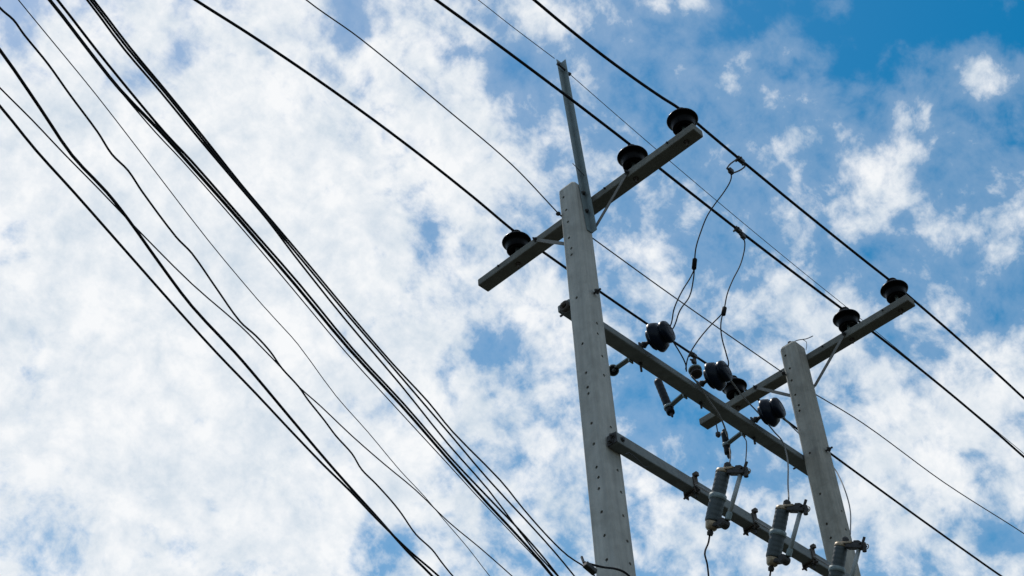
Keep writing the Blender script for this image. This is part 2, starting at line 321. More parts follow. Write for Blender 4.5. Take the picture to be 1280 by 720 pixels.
M_RUST = material('brown_iron', (0.075, 0.058, 0.048), 0.75, metal=0.2, var=0.3, var_scale=30)
M_PORC = material('black_glazed_porcelain', (0.003, 0.0027, 0.003), 0.3, spec=0.05, var=0.2, var_scale=20)
M_PORC_B = material('dark_blue_glazed_porcelain', (0.004, 0.008, 0.017), 0.32, spec=0.13, var=0.2, var_scale=20)
M_GREYP = material('grey_glazed_porcelain', (0.05, 0.066, 0.073), 0.55, var=0.12, var_scale=14)
M_TUBE = material('fuse_tube_grey', (0.30, 0.33, 0.34), 0.5, var=0.1, var_scale=20)
M_BRASS = material('tarnished_bronze', (0.32, 0.25, 0.17), 0.5, metal=0.4, var=0.25, var_scale=30)
M_SPOOL = material('dark_brown_glaze', (0.022, 0.015, 0.012), 0.4, spec=0.3)
M_STRAP = material('dull_strap_steel', (0.17, 0.165, 0.155), 0.7, metal=0.2, var=0.25, var_scale=20)
M_RUB = material('black_cable_sheath', (0.012, 0.012, 0.014), 0.8, spec=0.15)
M_ALU = material('weathered_aluminium_wire', (0.03, 0.031, 0.034), 0.7, spec=0.2)
M_GREYW = material('grey_thin_wire', (0.07, 0.073, 0.08), 0.7, spec=0.2)
M_LEAD = material('grey_insulated_lead', (0.17, 0.165, 0.16), 0.65)
M_POLY = material('black_polymer_housing', (0.006, 0.008, 0.011), 0.5, spec=0.2)


# ------------------------------------------------------------------ mesh helpers
def make(name, bm, mt, parent=None, loc=None):
    """link bm as one mesh object; bm is in world metres, loc becomes its origin"""
    me = bpy.data.meshes.new(name)
    bmesh.ops.recalc_face_normals(bm, faces=bm.faces)
    o = bpy.data.objects.new(name, me)
    if parent is None and loc is not None:
        bmesh.ops.translate(bm, verts=bm.verts, vec=-Vector(loc))
        o.location = loc
    bm.to_mesh(me)
    bm.free()
    me.materials.append(mt)
    COL.objects.link(o)
    if parent is not None:
        o.parent = parent
    return o


def thing(name, label, cat, loc, group=None, rot=(0, 0, 0)):
    o = bpy.data.objects.new(name, None)
    o.empty_display_size = 0.1
    COL.objects.link(o)
    o.location = loc
    o.rotation_euler = rot
    o['kind'] = 'thing'
    o['label'] = label
    o['category'] = cat
    if group:
        o['group'] = group
    return o


def tag(o, label, cat, group=None):
    o['kind'] = 'thing'
    o['label'] = label
    o['category'] = cat
    if group:
        o['group'] = group
    return o


def smooth(bm, angle=0.7):
    for f in bm.faces:
        f.smooth = True
    for e in bm.edges:
        if len(e.link_faces) == 2 and e.calc_face_angle(0) > angle:
            e.smooth = False


def box(bm, c, size, rot=None, bevel=0.0):
    t = bmesh.new()
    bmesh.ops.create_cube(t, size=1.0)
    bmesh.ops.scale(t, verts=t.verts, vec=size)
    if bevel:
        bmesh.ops.bevel(t, geom=list(t.edges), offset=bevel, segments=2, affect='EDGES', profile=0.5)
    if rot is not None:
        bmesh.ops.transform(t, matrix=rot.to_4x4(), verts=t.verts)
    bmesh.ops.translate(t, verts=t.verts, vec=c)
    tmp = bpy.data.meshes.new('tmp')
    t.to_mesh(tmp)
    t.free()
    bm.from_mesh(tmp)
    bpy.data.meshes.remove(tmp)


def bar(bm, a, b, w, t, up=(0, 0, 1), bevel=0.0):
    """flat bar from a to b, w wide across, t thick along up"""
    a, b = Vector(a), Vector(b)
    x = (b - a).normalized()
    z = Vector(up)
    z = (z - x * z.dot(x)).normalized()
    y = z.cross(x)
    box(bm, (a + b) / 2, ((b - a).length, w, t), Matrix((x, y, z)).transposed(), bevel)


def frame_to(axis):
    return Vector((0, 0, 1)).rotation_difference(Vector(axis).normalized()).to_matrix()


def lathe(bm, prof, origin=(0, 0, 0), axis=(0, 0, 1), seg=24):
    """prof: list of (radius, height); closed with caps"""
    rot = frame_to(axis)
    o = Vector(origin)
    rings = []
    for r, h in prof:
        r = max(r, 1e-4)
        rings.append([bm.verts.new(o + rot @ Vector((r * math.cos(2 * math.pi * k / seg), r * math.sin(2 * math.pi * k / seg), h))) for k in range(seg)])
    for a, b in zip(rings, rings[1:]):
        for k in range(seg):
            bm.faces.new((a[k], a[(k + 1) % seg], b[(k + 1) % seg], b[k]))
    bm.faces.new(list(reversed(rings[0])))
    bm.faces.new(rings[-1])


def rod(bm, a, b, r, seg=10):
    a, b = Vector(a), Vector(b)
    lathe(bm, [(r, 0), (r, (b - a).length)], a, b - a, seg)


def catmull(pts, sub):
    P = [Vector(p) for p in pts]
    if len(P) < 3:
        return P
    out = []
    for i in range(len(P) - 1):
        p1, p2 = P[i], P[i + 1]
        d = (p2 - p1).length
        m1 = (p2 - P[i - 1]).normalized() * d if i else (p2 - p1)
        m2 = (P[i + 2] - p1).normalized() * d if i + 2 < len(P) else (p2 - p1)
        for k in range(sub):
            t = k / sub
            t2, t3 = t * t, t * t * t
            out.append(p1 * (2 * t3 - 3 * t2 + 1) + m1 * (t3 - 2 * t2 + t) + p2 * (-2 * t3 + 3 * t2) + m2 * (t3 - t2))
    out.append(P[-1])
    return out


def tube(bm, pts, r, seg=8, sub=5):
    P = catmull(pts, sub)
    n = Vector((0, 0, 1))
    rings = []
    for i, p in enumerate(P):
        t = (P[min(i + 1, len(P) - 1)] - P[max(i - 1, 0)]).normalized()
        n = (n - t * n.dot(t))
        if n.length < 1e-3:
            n = t.orthogonal()
        n.normalize()
        b = t.cross(n)
        rings.append([bm.verts.new(p + (n * math.cos(2 * math.pi * k / seg) + b * math.sin(2 * math.pi * k / seg)) * r) for k in range(seg)])
    for a, b in zip(rings, rings[1:]):
        for k in range(seg):
            f = bm.faces.new((a[k], a[(k + 1) % seg], b[(k + 1) % seg], b[k]))
            f.smooth = True
    bm.faces.new(list(reversed(rings[0])))
    bm.faces.new(rings[-1])


def bolt(bm, p, axis, r=0.011, length=0.03, washer=True):
    """hex head and washer standing out from p along axis"""
    a = Vector(axis).normalized()
    p = Vector(p)
    if washer:
        lathe(bm, [(r * 1.9, -0.004), (r * 1.9, 0.004)], p, a, 12)
    lathe(bm, [(r * 1.25, 0.002), (r * 1.25, 0.016)], p, a, 6)
    if length > 0.02:
        lathe(bm, [(r * 0.7, 0.01), (r * 0.7, length)], p, a, 8)


# ------------------------------------------------------------------ ground
def ground():
    bm = bmesh.new()
    bmesh.ops.create_grid(bm, x_segments=40, y_segments=40, size=900)
    o = make('ground', bm, None)
    mt = bpy.data.materials.new('grass_and_dirt')
    mt.use_nodes = True
    t = mt.node_tree
    L = t.links.new
    tc = N(t, 'ShaderNodeTexCoord')
    n1 = N(t, 'ShaderNodeTexNoise', i_Scale=0.35, i_Detail=8.0, i_Roughness=0.7)
    n2 = N(t, 'ShaderNodeTexNoise', i_Scale=9.0, i_Detail=6.0, i_Roughness=0.7)
    for n in (n1, n2):
        L(tc.outputs['Object'], n.inputs['Vector'])
    mr = N(t, 'ShaderNodeMapRange')
    L(n1.outputs[0], mr.inputs[0])
    mr.inputs['From Min'].default_value = 0.45
    mr.inputs['From Max'].default_value = 0.6
    mx = N(t, 'ShaderNodeMix', data_type='RGBA')
    L(mr.outputs[0], mx.inputs['Factor'])
    mx.inputs['A'].default_value = (0.03, 0.038, 0.02, 1)
    mx.inputs['B'].default_value = (0.06, 0.052, 0.042, 1)
    mx2 = N(t, 'ShaderNodeMix', data_type='RGBA', blend_type='MULTIPLY')
    mx2.inputs['Factor'].default_value = 0.5
    L(mx.outputs['Result'], mx2.inputs['A'])
    L(n2.outputs['Color'], mx2.inputs['B'])
    b = t.nodes['Principled BSDF']
    L(mx2.outputs['Result'], b.inputs['Base Color'])
    b.inputs['Roughness'].default_value = 0.95
    o.data.materials.clear()
    o.data.materials.append(mt)
    o['kind'] = 'structure'


ground()

# ------------------------------------------------------------------ the two concrete poles
XL, XR, YP, HP = 6.686, 9.704, 5.299, 10.60


def half(z):
    return (0.18 + 0.0065 * (HP - z)) / 2


def shaft(name, x, top, holes_x, holes_y, parent, mt):
    bm = bmesh.new()
    rings = []
    cz = [(-0.3, 1.0), (top - 0.035, 1.0), (top - 0.008, 0.86), (top, 0.72)]
    for z, k in cz:
        s = half(z) * k
        c = 0.022 * k
        pts = [(s, s - c), (s - c, s), (-s + c, s), (-s, s - c), (-s, -s + c), (-s + c, -s), (s - c, -s), (s, -s + c)]
        rings.append([bm.verts.new((px, py, z)) for px, py in pts])
    for a, b in zip(rings, rings[1:]):
        for k in range(8):
            bm.faces.new((a[k], a[(k + 1) % 8], b[(k + 1) % 8], b[k]))
    bm.faces.new(list(reversed(rings[0])))
    bm.faces.new(rings[-1])
    o = make(name, bm, mt, parent)
    # drill the bolt holes
    ct = bmesh.new()
    for (u, z) in holes_x:
        lathe(ct, [(0.0125, 0), (0.0125, 0.11)], (-half(z) - 0.05, u - YP, z), (1, 0, 0), 12)
    for (u, z) in holes_y:
        lathe(ct, [(0.0125, 0), (0.0125, 0.11)], (u - 6.699 if x < 8 else u - x, -half(z) - 0.05, z), (0, 1, 0), 12)
    bmesh.ops.recalc_face_normals(ct, faces=ct.faces)
    cm = bpy.data.meshes.new('drill')
    ct.to_mesh(cm)
    ct.free()
    co = bpy.data.objects.new('drill', cm)
    COL.objects.link(co)
    co.parent = parent
    md = o.modifiers.new('holes', 'BOOLEAN')
    md.operation = 'DIFFERENCE'
    md.solver = 'EXACT'
    md.object = co
    bpy.context.view_layer.update()
    dg = bpy.context.evaluated_depsgraph_get()
    me = bpy.data.meshes.new_from_object(o.evaluated_get(dg))
    o.modifiers.clear()
    o.data = me
    if not me.materials:
        me.materials.append(mt)
    bpy.data.objects.remove(co)
    return o


pole1 = thing('utility_pole', 'taller-looking near square concrete pole with bolt holes, carrying the steel top extension', 'utility pole', (XL, YP, 0), 'concrete poles of the frame')
shaft('shaft', XL, HP, HOLES_L_X, HOLES_L_Y, pole1, M_POLE)
pole2 = thing('utility_pole', 'far concrete pole at right, its flat top bare but for a curl of wire', 'utility pole', (XR, YP, 0), 'concrete poles of the frame')
shaft('shaft', XR, HP + 0.025, HOLES_R_X, [(u - XL + XR, z) for u, z in HOLES_L_Y if z < 8.9], pole2, M_POLE_OLD)


def pole_hardware(pole, x, top):
    def rel(p):
        return (p[0] - x, p[1] - YP, p[2])
    # dead-end eye bolt on the face towards the incoming thin wire
    bm = bmesh.new()
    z = 10.29
    h = half(z)
    ye = h - 0.012
    rod(bm, (-h - 0.03, ye, z), (h + 0.05, ye, z), 0.007)
    lathe(bm, [(0.014, -0.012), (0.02, -0.005), (0.02, 0.005), (0.014, 0.012)], (-h - 0.03, ye, z), (0, 0, 1), 12)
    lathe(bm, [(0.017, -0.01), (0.017, 0.01)], (h + 0.045, ye, z), (0, 0, 1), 12)
    smooth(bm)
    make('eye_bolt', bm, M_BOLT, pole)
    # nub with a stub of tie wire on the cap
    bm = bmesh.new()
    zt = top
    rod(bm, (0.0, 0.01, zt - 0.03), (0.0, 0.01, zt + 0.055), 0.008)
    lathe(bm, [(0.012, 0), (0.021, 0.008), (0.021, 0.02), (0.012, 0.028)], (0.0, 0.01, zt + 0.045), (0, 0, 1), 12)
    smooth(bm)
    make('cap_bolt', bm, M_BOLT, pole)


pole_hardware(pole1, XL, HP)
pole_hardware(pole2, XR, HP + 0.025)
bm = bmesh.new()
tube(bm, [(0, 0.01, HP + 0.075), (0.03, -0.06, HP + 0.09), (0.07, -0.13, HP + 0.085), (0.1, -0.19, HP + 0.10)], 0.0045, 6)
tube(bm, [(0.06, -0.10, HP + 0.088), (0.085, -0.115, HP + 0.06), (0.088, -0.09, HP - 0.02)], 0.003, 6)
make('tie_wire', bm, M_GREYW, pole2)

# steel channel that carries the top wire above the near pole
ext = thing('pole_extension', 'leaning galvanised steel angle bar bolted to the near pole and rising above its top', 'steel extension', (XL, YP - 0.092, 10.0))
a0 = Vector((0.035, -0.003, 0.06))
a1 = Vector((-0.122, -0.012, 2.09))
ax = (a1 - a0).normalized()
bm = bmesh.new()
xx = Vector((1, 0, 0))
xx = (xx - ax * xx.dot(ax)).normalized()
yy = ax.cross(xx)
prof = [(-0.032, 0), (0.032, 0), (0.032, -0.055), (0.026, -0.055), (0.026, -0.006), (-0.032, -0.006)]
r0 = [bm.verts.new(a0 + xx * u + yy * v) for u, v in prof]
r1 = [bm.verts.new(a1 + xx * u + yy * v) for u, v in prof]
for k in range(6):
    bm.faces.new((r0[k], r0[(k + 1) % 6], r1[(k + 1) % 6], r1[k]))
bm.faces.new(list(reversed(r0)))
bm.faces.new(r1)
make('angle_bar', bm, M_ZINC, ext)
for hz in (0.22, 0.42):
    bm = bmesh.new()
    c = a0 + ax * hz
    bolt(bm, c + Vector((0, -0.008, 0)), (0, -1, 0), 0.011, 0.018)
    rod(bm, c + Vector((0, -0.01, 0)), c + Vector((0, 0.04, 0)), 0.008)
    smooth(bm)
    make('bolt', bm, M_BOLT, ext)
bm = bmesh.new()
c = a0 + ax * 0.62
rod(bm, c + Vector((0.03, -0.03, 0)), c + Vector((-0.11, -0.03, 0.05)), 0.003)
make('pin', bm, M_BOLT, ext)
bm = bmesh.new()
c = a0 + ax * 1.93
rod(bm, c + Vector((-0.06, -0.03, 0)), c + Vector((0.09, -0.03, -0.02)), 0.009)
lathe(bm, [(0.016, -0.01), (0.016, 0.01)], c + Vector((-0.055, -0.03, 0)), (1, 0, 0), 10)
lathe(bm, [(0.016, -0.01), (0.016, 0.01)], c + Vector((0.085, -0.03, -0.02)), (1, 0, 0), 10)
make('bolt', bm, M_BOLT, ext)

# ------------------------------------------------------------------ crossarms
ARM_Z0, ARM_H, ARM_W = 10.422, 0.075, 0.125
INS_Y = [4.229, 4.762, 6.097]


def crossarm(x, zoff, label):
    xf = x + half(10.45) + 0.002
    xc = xf + ARM_W / 2
    zc = ARM_Z0 + ARM_H / 2 + zoff
    t = thing('crossarm', label, 'crossarm', (xc, 5.315, zc), 'crossarms at the pole tops')
    bm = bmesh.new()
    box(bm, (0, 0, 0), (ARM_W, 2.42, ARM_H), bevel=0.008)
    make('arm', bm, M_ARM, t)
    # flat steel braces from the arm down to the pole
    for s, d in ((-1, -0.52), (1, 0.50)):
        bm = bmesh.new()
        top = (-ARM_W / 2 - 0.006, d, -0.005)
        bot = (-ARM_W / 2 - 0.006, s * (half(10.0) + 0.012), -0.36)
        bar(bm, top, bot, 0.03, 0.006, up=(1, 0, 0))
        # bolted foot wrapping on to the side of the pole
        bar(bm, bot, (bot[0] - 0.07, s * (half(10.0) + 0.006), -0.37), 0.03, 0.006, up=(0, 1, 0))
        b = make('brace', bm, M_STRAP, t)
        bm = bmesh.new()
        bolt(bm, (top[0] - 0.004, top[1] + 0.006 * s, top[2] + 0.006), (-1, 0, 0), 0.011, 0.03)
        make('bolt', bm, M_BOLT, b)
    # through bolts and the pin nuts under the arm
    for yw in INS_Y:
        bm = bmesh.new()
        bolt(bm, (0, yw - 5.315, -ARM_H / 2), (0, 0, -1), 0.013, 0.05)
        make('pin_nut', bm, M_RUST, t)
    for yy_ in (-0.95, -0.28, 0.95):
        bm = bmesh.new()
        bolt(bm, (-ARM_W / 2, yy_, 0.01), (-1, 0, 0), 0.007, 0.012, washer=False)
        make('bolt', bm, M_BOLT, t)
    return t


arm1 = crossarm(XL, 0, 'weathered grey crossarm behind the near pole, just below its top')
arm2 = crossarm(XR, 0.045, 'weathered grey crossarm behind the far right pole, passing over the long beam')
# loose lead hanging under the far end of the second arm
bm = bmesh.new()
rod(bm, (0, 1.06, -0.05), (0.0, 1.06, -0.2), 0.006)
lathe(bm, [(0.012, 0), (0.026, 0.02), (0.024, 0.05), (0.01, 0.06)], (0, 1.06, -0.24), (0, 0, 1), 12)
make('hanging_stud', bm, M_BOLT, arm2)


# ------------------------------------------------------------------ pin insulators
def insulator(label, loc, axis, mat, group, pin0, scale=1.0, first={}):
    """pin insulator: origin at the foot of its pin, local +Z along the pin"""
    q = Vector((0, 0, 1)).rotation_difference(Vector(axis).normalized())
    t = thing('pin_insulator', label, 'insulator', loc, group)
    t.rotation_euler = q.to_euler()
    key = (mat.name, pin0, scale)
    if key not in first:
        s = scale
        b = pin0
        bm = bmesh.new()
        if mat is M_PORC:
            prof = [(0.018, b + 0.03), (0.05, b + 0.026), (0.066, b - 0.004), (0.088, b - 0.004), (0.092, b + 0.004), (0.090, b + 0.04), (0.094, b + 0.078),
                    (0.112, b + 0.088), (0.124, b + 0.094), (0.128, b + 0.103), (0.122, b + 0.116), (0.098, b + 0.14),
                    (0.066, b + 0.155), (0.05, b + 0.168), (0.043, b + 0.182), (0.046, b + 0.194), (0.05, b + 0.204), (0.045, b + 0.214), (0.02, b + 0.221)]
        else:
            prof = [(0.018, b + 0.02), (0.06, b + 0.016), (0.084, b + 0.0), (0.093, b + 0.008), (0.088, b + 0.03), (0.105, b + 0.035),
                    (0.128, b + 0.042), (0.134, b + 0.052), (0.130, b + 0.07), (0.112, b + 0.108), (0.088, b + 0.118), (0.085, b + 0.130),
                    (0.094, b + 0.136), (0.099, b + 0.145), (0.098, b + 0.168), (0.088, b + 0.184), (0.06, b + 0.192), (0.02, b + 0.196)]
        lathe(bm, [(r * s, b + (h - b) * s) for r, h in prof], seg=40)
        smooth(bm, 0.9)
        shell = make('porcelain_shell', bm, mat, t)
        bm = bmesh.new()
        lathe(bm, [(0.016, -0.02), (0.016, b + 0.10)], seg=14)
        lathe(bm, [(0.03, 0.0), (0.03, 0.008), (0.024, 0.016), (0.018, 0.03)], seg=16)
        smooth(bm)
        pin = make('pin', bm, M_ZINC if mat is M_PORC else M_BOLT, t)
        bm = bmesh.new()
        zt = b + 0.186 * s
        for k in range(3):
            ring = [(0.048 * s * math.cos(a_), 0.048 * s * math.sin(a_), zt + 0.006 * k - 0.006) for a_ in [i * math.pi / 8 for i in range(17)]]
            tube(bm, ring, 0.0035, 6, 1)
        tie = make('tie_wire', bm, M_ALU, t)
        first[key] = (shell, pin, tie)
    else:
        for src in first[key]:
            c = src.copy()
            COL.objects.link(c)
            c.parent = t
    return t


G = 'black insulators standing on the crossarms'
XA1 = XL + half(10.45) + 0.002 + ARM_W / 2
XA2 = XR + half(10.45) + 0.002 + ARM_W / 2
ZT = ARM_Z0 + ARM_H
labels = [
    ('black pin insulator on the raised right end of the near crossarm', INS_Y[0], 1),
    ('black pin insulator midway along the near crossarm, right of the steel extension', INS_Y[1], 1),
    ('black pin insulator on the low left part of the near crossarm, left of its pole', INS_Y[2], 1),
    ('black pin insulator at the outer right end of the far crossarm', INS_Y[0], 2),
    ('black pin insulator on the far crossarm between its pole and the outer end insulator', INS_Y[1], 2),
    ('black pin insulator on the far crossarm left of its pole, half behind a blue insulator', INS_Y[2], 2)]
for lab, y, k in labels:
    insulator(lab, (XA1 if k == 1 else XA2, y, ZT + (0 if k == 1 else 0.045)), (0, 0, 1), M_PORC, G, 0.078 if k == 1 else 0.073)

# ------------------------------------------------------------------ long beams between the poles
UB_Z0, UB_H, UB_W = 9.330, 0.068, 0.125
UB_Y0 = YP + half(9.29) + 0.002
ub = thing('support_beam', 'upper long grey beam behind both poles, carrying three sideways blue insulators', 'beam', (8.25, UB_Y0 + UB_W / 2, UB_Z0 + UB_H / 2), 'beams joining the two poles')
bm = bmesh.new()
box(bm, (0.035, 0, 0), (3.35, UB_W, UB_H), bevel=0.010)
make('beam', bm, M_BEAM, ub)
for xx_ in (XL, XR):
    bm = bmesh.new()
    bolt(bm, (xx_ - 8.25, -UB_W / 2 - 0.22, 0), (0, -1, 0), 0.013, 0.04)
    rod(bm, (xx_ - 8.25, -UB_W / 2 - 0.225, 0), (xx_ - 8.25, UB_W / 2 + 0.04, 0), 0.009)
    make('bolt', bm, M_BOLT, ub)
bm = bmesh.new()
lathe(bm, [(0.03, -0.02), (0.047, -0.012), (0.051, 0.0), (0.047, 0.02), (0.036, 0.028), (0.026, 0.018), (0.02, 0.015)], (-1.625, -0.01, -0.012), (-1, 0, 0), 18)
lathe(bm, [(0.016, 0.0), (0.016, 0.045)], (-1.625, -0.01, -0.012), (-1, 0, 0), 8)
smooth(bm)
make('end_fitting', bm, M_RUST, ub)
for xx_, ll in ((7.545, 0.09), (8.31, 0.06), (9.03, 0.07)):
    bm = bmesh.new()
    bolt(bm, (xx_ - 8.25, 0.03, -UB_H / 2), (0, 0, -1), 0.014, ll, washer=False)
    make('bolt', bm, M_BOLT, ub)

LB_Z0, LB_H, LB_W = 7.858, 0.092, 0.09
LB_Y1 = YP - half(7.8) - 0.002
lb = thing('support_beam', 'lower long grey beam across the front of the poles, carrying the grey fuse cutouts', 'beam', (8.23, LB_Y1 - LB_W / 2, LB_Z0 + LB_H / 2), 'beams joining the two poles')
bm = bmesh.new()
box(bm, (0.06, 0, 0), (3.32, LB_W, LB_H), bevel=0.008)
make('beam', bm, M_BEAM, lb)
for xx_ in (XL, XR):
    bm = bmesh.new()
    bolt(bm, (xx_ - 8.23, -LB_W / 2, 0.0), (0, -1, 0), 0.011, 0.018)
    rod(bm, (xx_ - 8.23, -LB_W / 2, 0), (xx_ - 8.23, LB_W / 2 + 0.24, 0), 0.009)
    make('bolt', bm, M_BOLT, lb)
bm = bmesh.new()
box(bm, (-1.603, 0.0, 0.0), (0.006, 0.085, 0.086))
bolt(bm, (-1.606, -0.012, 0.018), (-1, 0, 0), 0.014, 0.03)
bolt(bm, (-1.606, 0.012, -0.02), (-1, 0, 0), 0.014, 0.03)
make('end_plate', bm, M_BOLT, lb)
bm = bmesh.new()
tube(bm, [(6.72 - 8.23, -0.03, -0.10), (6.76 - 8.23, -0.035, -0.075), (6.85 - 8.23, -0.03, -0.085), (6.92 - 8.23, -0.02, -0.10), (7.0 - 8.23, -0.01, -0.064)], 0.004, 6)
make('tie_wire', bm, M_GREYW, lb)

# sideways insulators on the upper beam
G = 'dark blue insulators held out sideways from the upper beam'
for x, lab in ((7.50, 'dark blue insulator on the upper beam nearest the near pole'),
               (8.235, 'dark blue insulator at the middle of the upper beam, beside a black crossarm insulator'),
               (8.965, 'dark blue insulator on the upper beam nearest the far right pole')):
    t = insulator(lab, (x, UB_Y0 + 0.005, 9.435), (0.12, -1, 0.05), M_PORC_B, G, 0.075, 0.98)
    # bracket: flat strap from the beam top up to the pin
    bm = bmesh.new()
    q = t.rotation_euler.to_matrix().inverted()
    def lp(p):
        return q @ (Vector(p) - Vector(t.location))
    A, B = lp((x, UB_Y0 + 0.03, UB_Z0 + UB_H - 0.01)), lp((x, UB_Y0 + 0.03, 9.47))
    bar(bm, A, B, 0.05, 0.012, up=q @ Vector((0, 1, 0)))
    C1, C2 = lp((x, UB_Y0 - 0.02, 9.435)), lp((x, UB_Y0 + 0.06, 9.435))
    rod(bm, C1, C2, 0.02, 8)
    make('bracket', bm, M_BOLT, t)


# ------------------------------------------------------------------ surge arresters
def arrester(label, x, foot, length, tilt, r=0.036, lower=0.07):
    """bracket from the far side of the upper beam, a ribbed black body clamped to its end"""
    t = thing('surge_arrester', label, 'surge arrester', foot, 'surge arresters bracketed off the upper beam')
    f = Vector(foot)
    bm = bmesh.new()
    anchor = Vector((x, UB_Y0 + UB_W + 0.004, UB_Z0 + 0.03)) - f
    bar(bm, anchor, (0, 0, 0), 0.045, 0.012, up=(0, 0, 1))
    bar(bm, anchor + Vector((0, 0, -0.045)), anchor + Vector((0, 0, 0.03)), 0.05, 0.012, up=(0, 1, 0))
    make('bracket', bm, M_ZINC, t)
    axis = Vector(tilt).normalized()
    bm = bmesh.new()
    prof = [(r * 0.7, -lower)]
    nseg = max(2, int((length + lower) / 0.045))
    for k in range(nseg):
        h0 = -lower + (length + lower) * k / nseg
        h1 = -lower + (length + lower) * (k + 1) / nseg
        prof += [(r * 0.95, h0 + 0.001), (r, h0 + (h1 - h0) * 0.35), (r * 1.0, h0 + (h1 - h0) * 0.6), (r * 0.95, h1 - 0.001)]
    prof.append((r * 0.6, length))
    lathe(bm, prof, seg=20, axis=axis)
    smooth(bm, 1.2)
    make('housing', bm, M_POLY, t)
    bm = bmesh.new()
    lathe(bm, [(r * 1.12, -0.014), (r * 1.18, -0.008), (r * 1.18, 0.008), (r * 1.12, 0.014)], axis=axis, seg=20)
    smooth(bm)
    make('clamp_band', bm, M_ZINC, t)
    bm = bmesh.new()
    lathe(bm, [(0.008, -0.03), (0.008, 0), (0.016, 0.0), (0.016, 0.02), (0.009, 0.03)], axis * length, axis, 10)
    make('terminal', bm, M_BOLT, t)
    bm = bmesh.new()
    lathe(bm, [(0.008, -0.0), (0.014, 0.0), (0.014, 0.025), (0.007, 0.045)], axis * -lower, -axis, 10)
    make('terminal', bm, M_BOLT, t)
    return t


arrester('short black arrester seen end on beside the near pole, under the upper beam', 7.47, (7.478, 5.72, 9.36), 0.07, (0.55, 0.55, 0.62), 0.042, 0.035)
arrester('long black cylindrical arrester hanging below the middle of the upper beam', 8.15, (8.16, 5.71, 9.33), 0.33, (-0.02, 0.20, 1.0), 0.036, 0.07)
arrester('stubby dark arrester under the crossing of crossarm and beam, wired to the first cutout', 8.93, (8.93, 5.71, 9.33), 0.12, (-0.15, -0.1, 1.0), 0.03, 0.09)


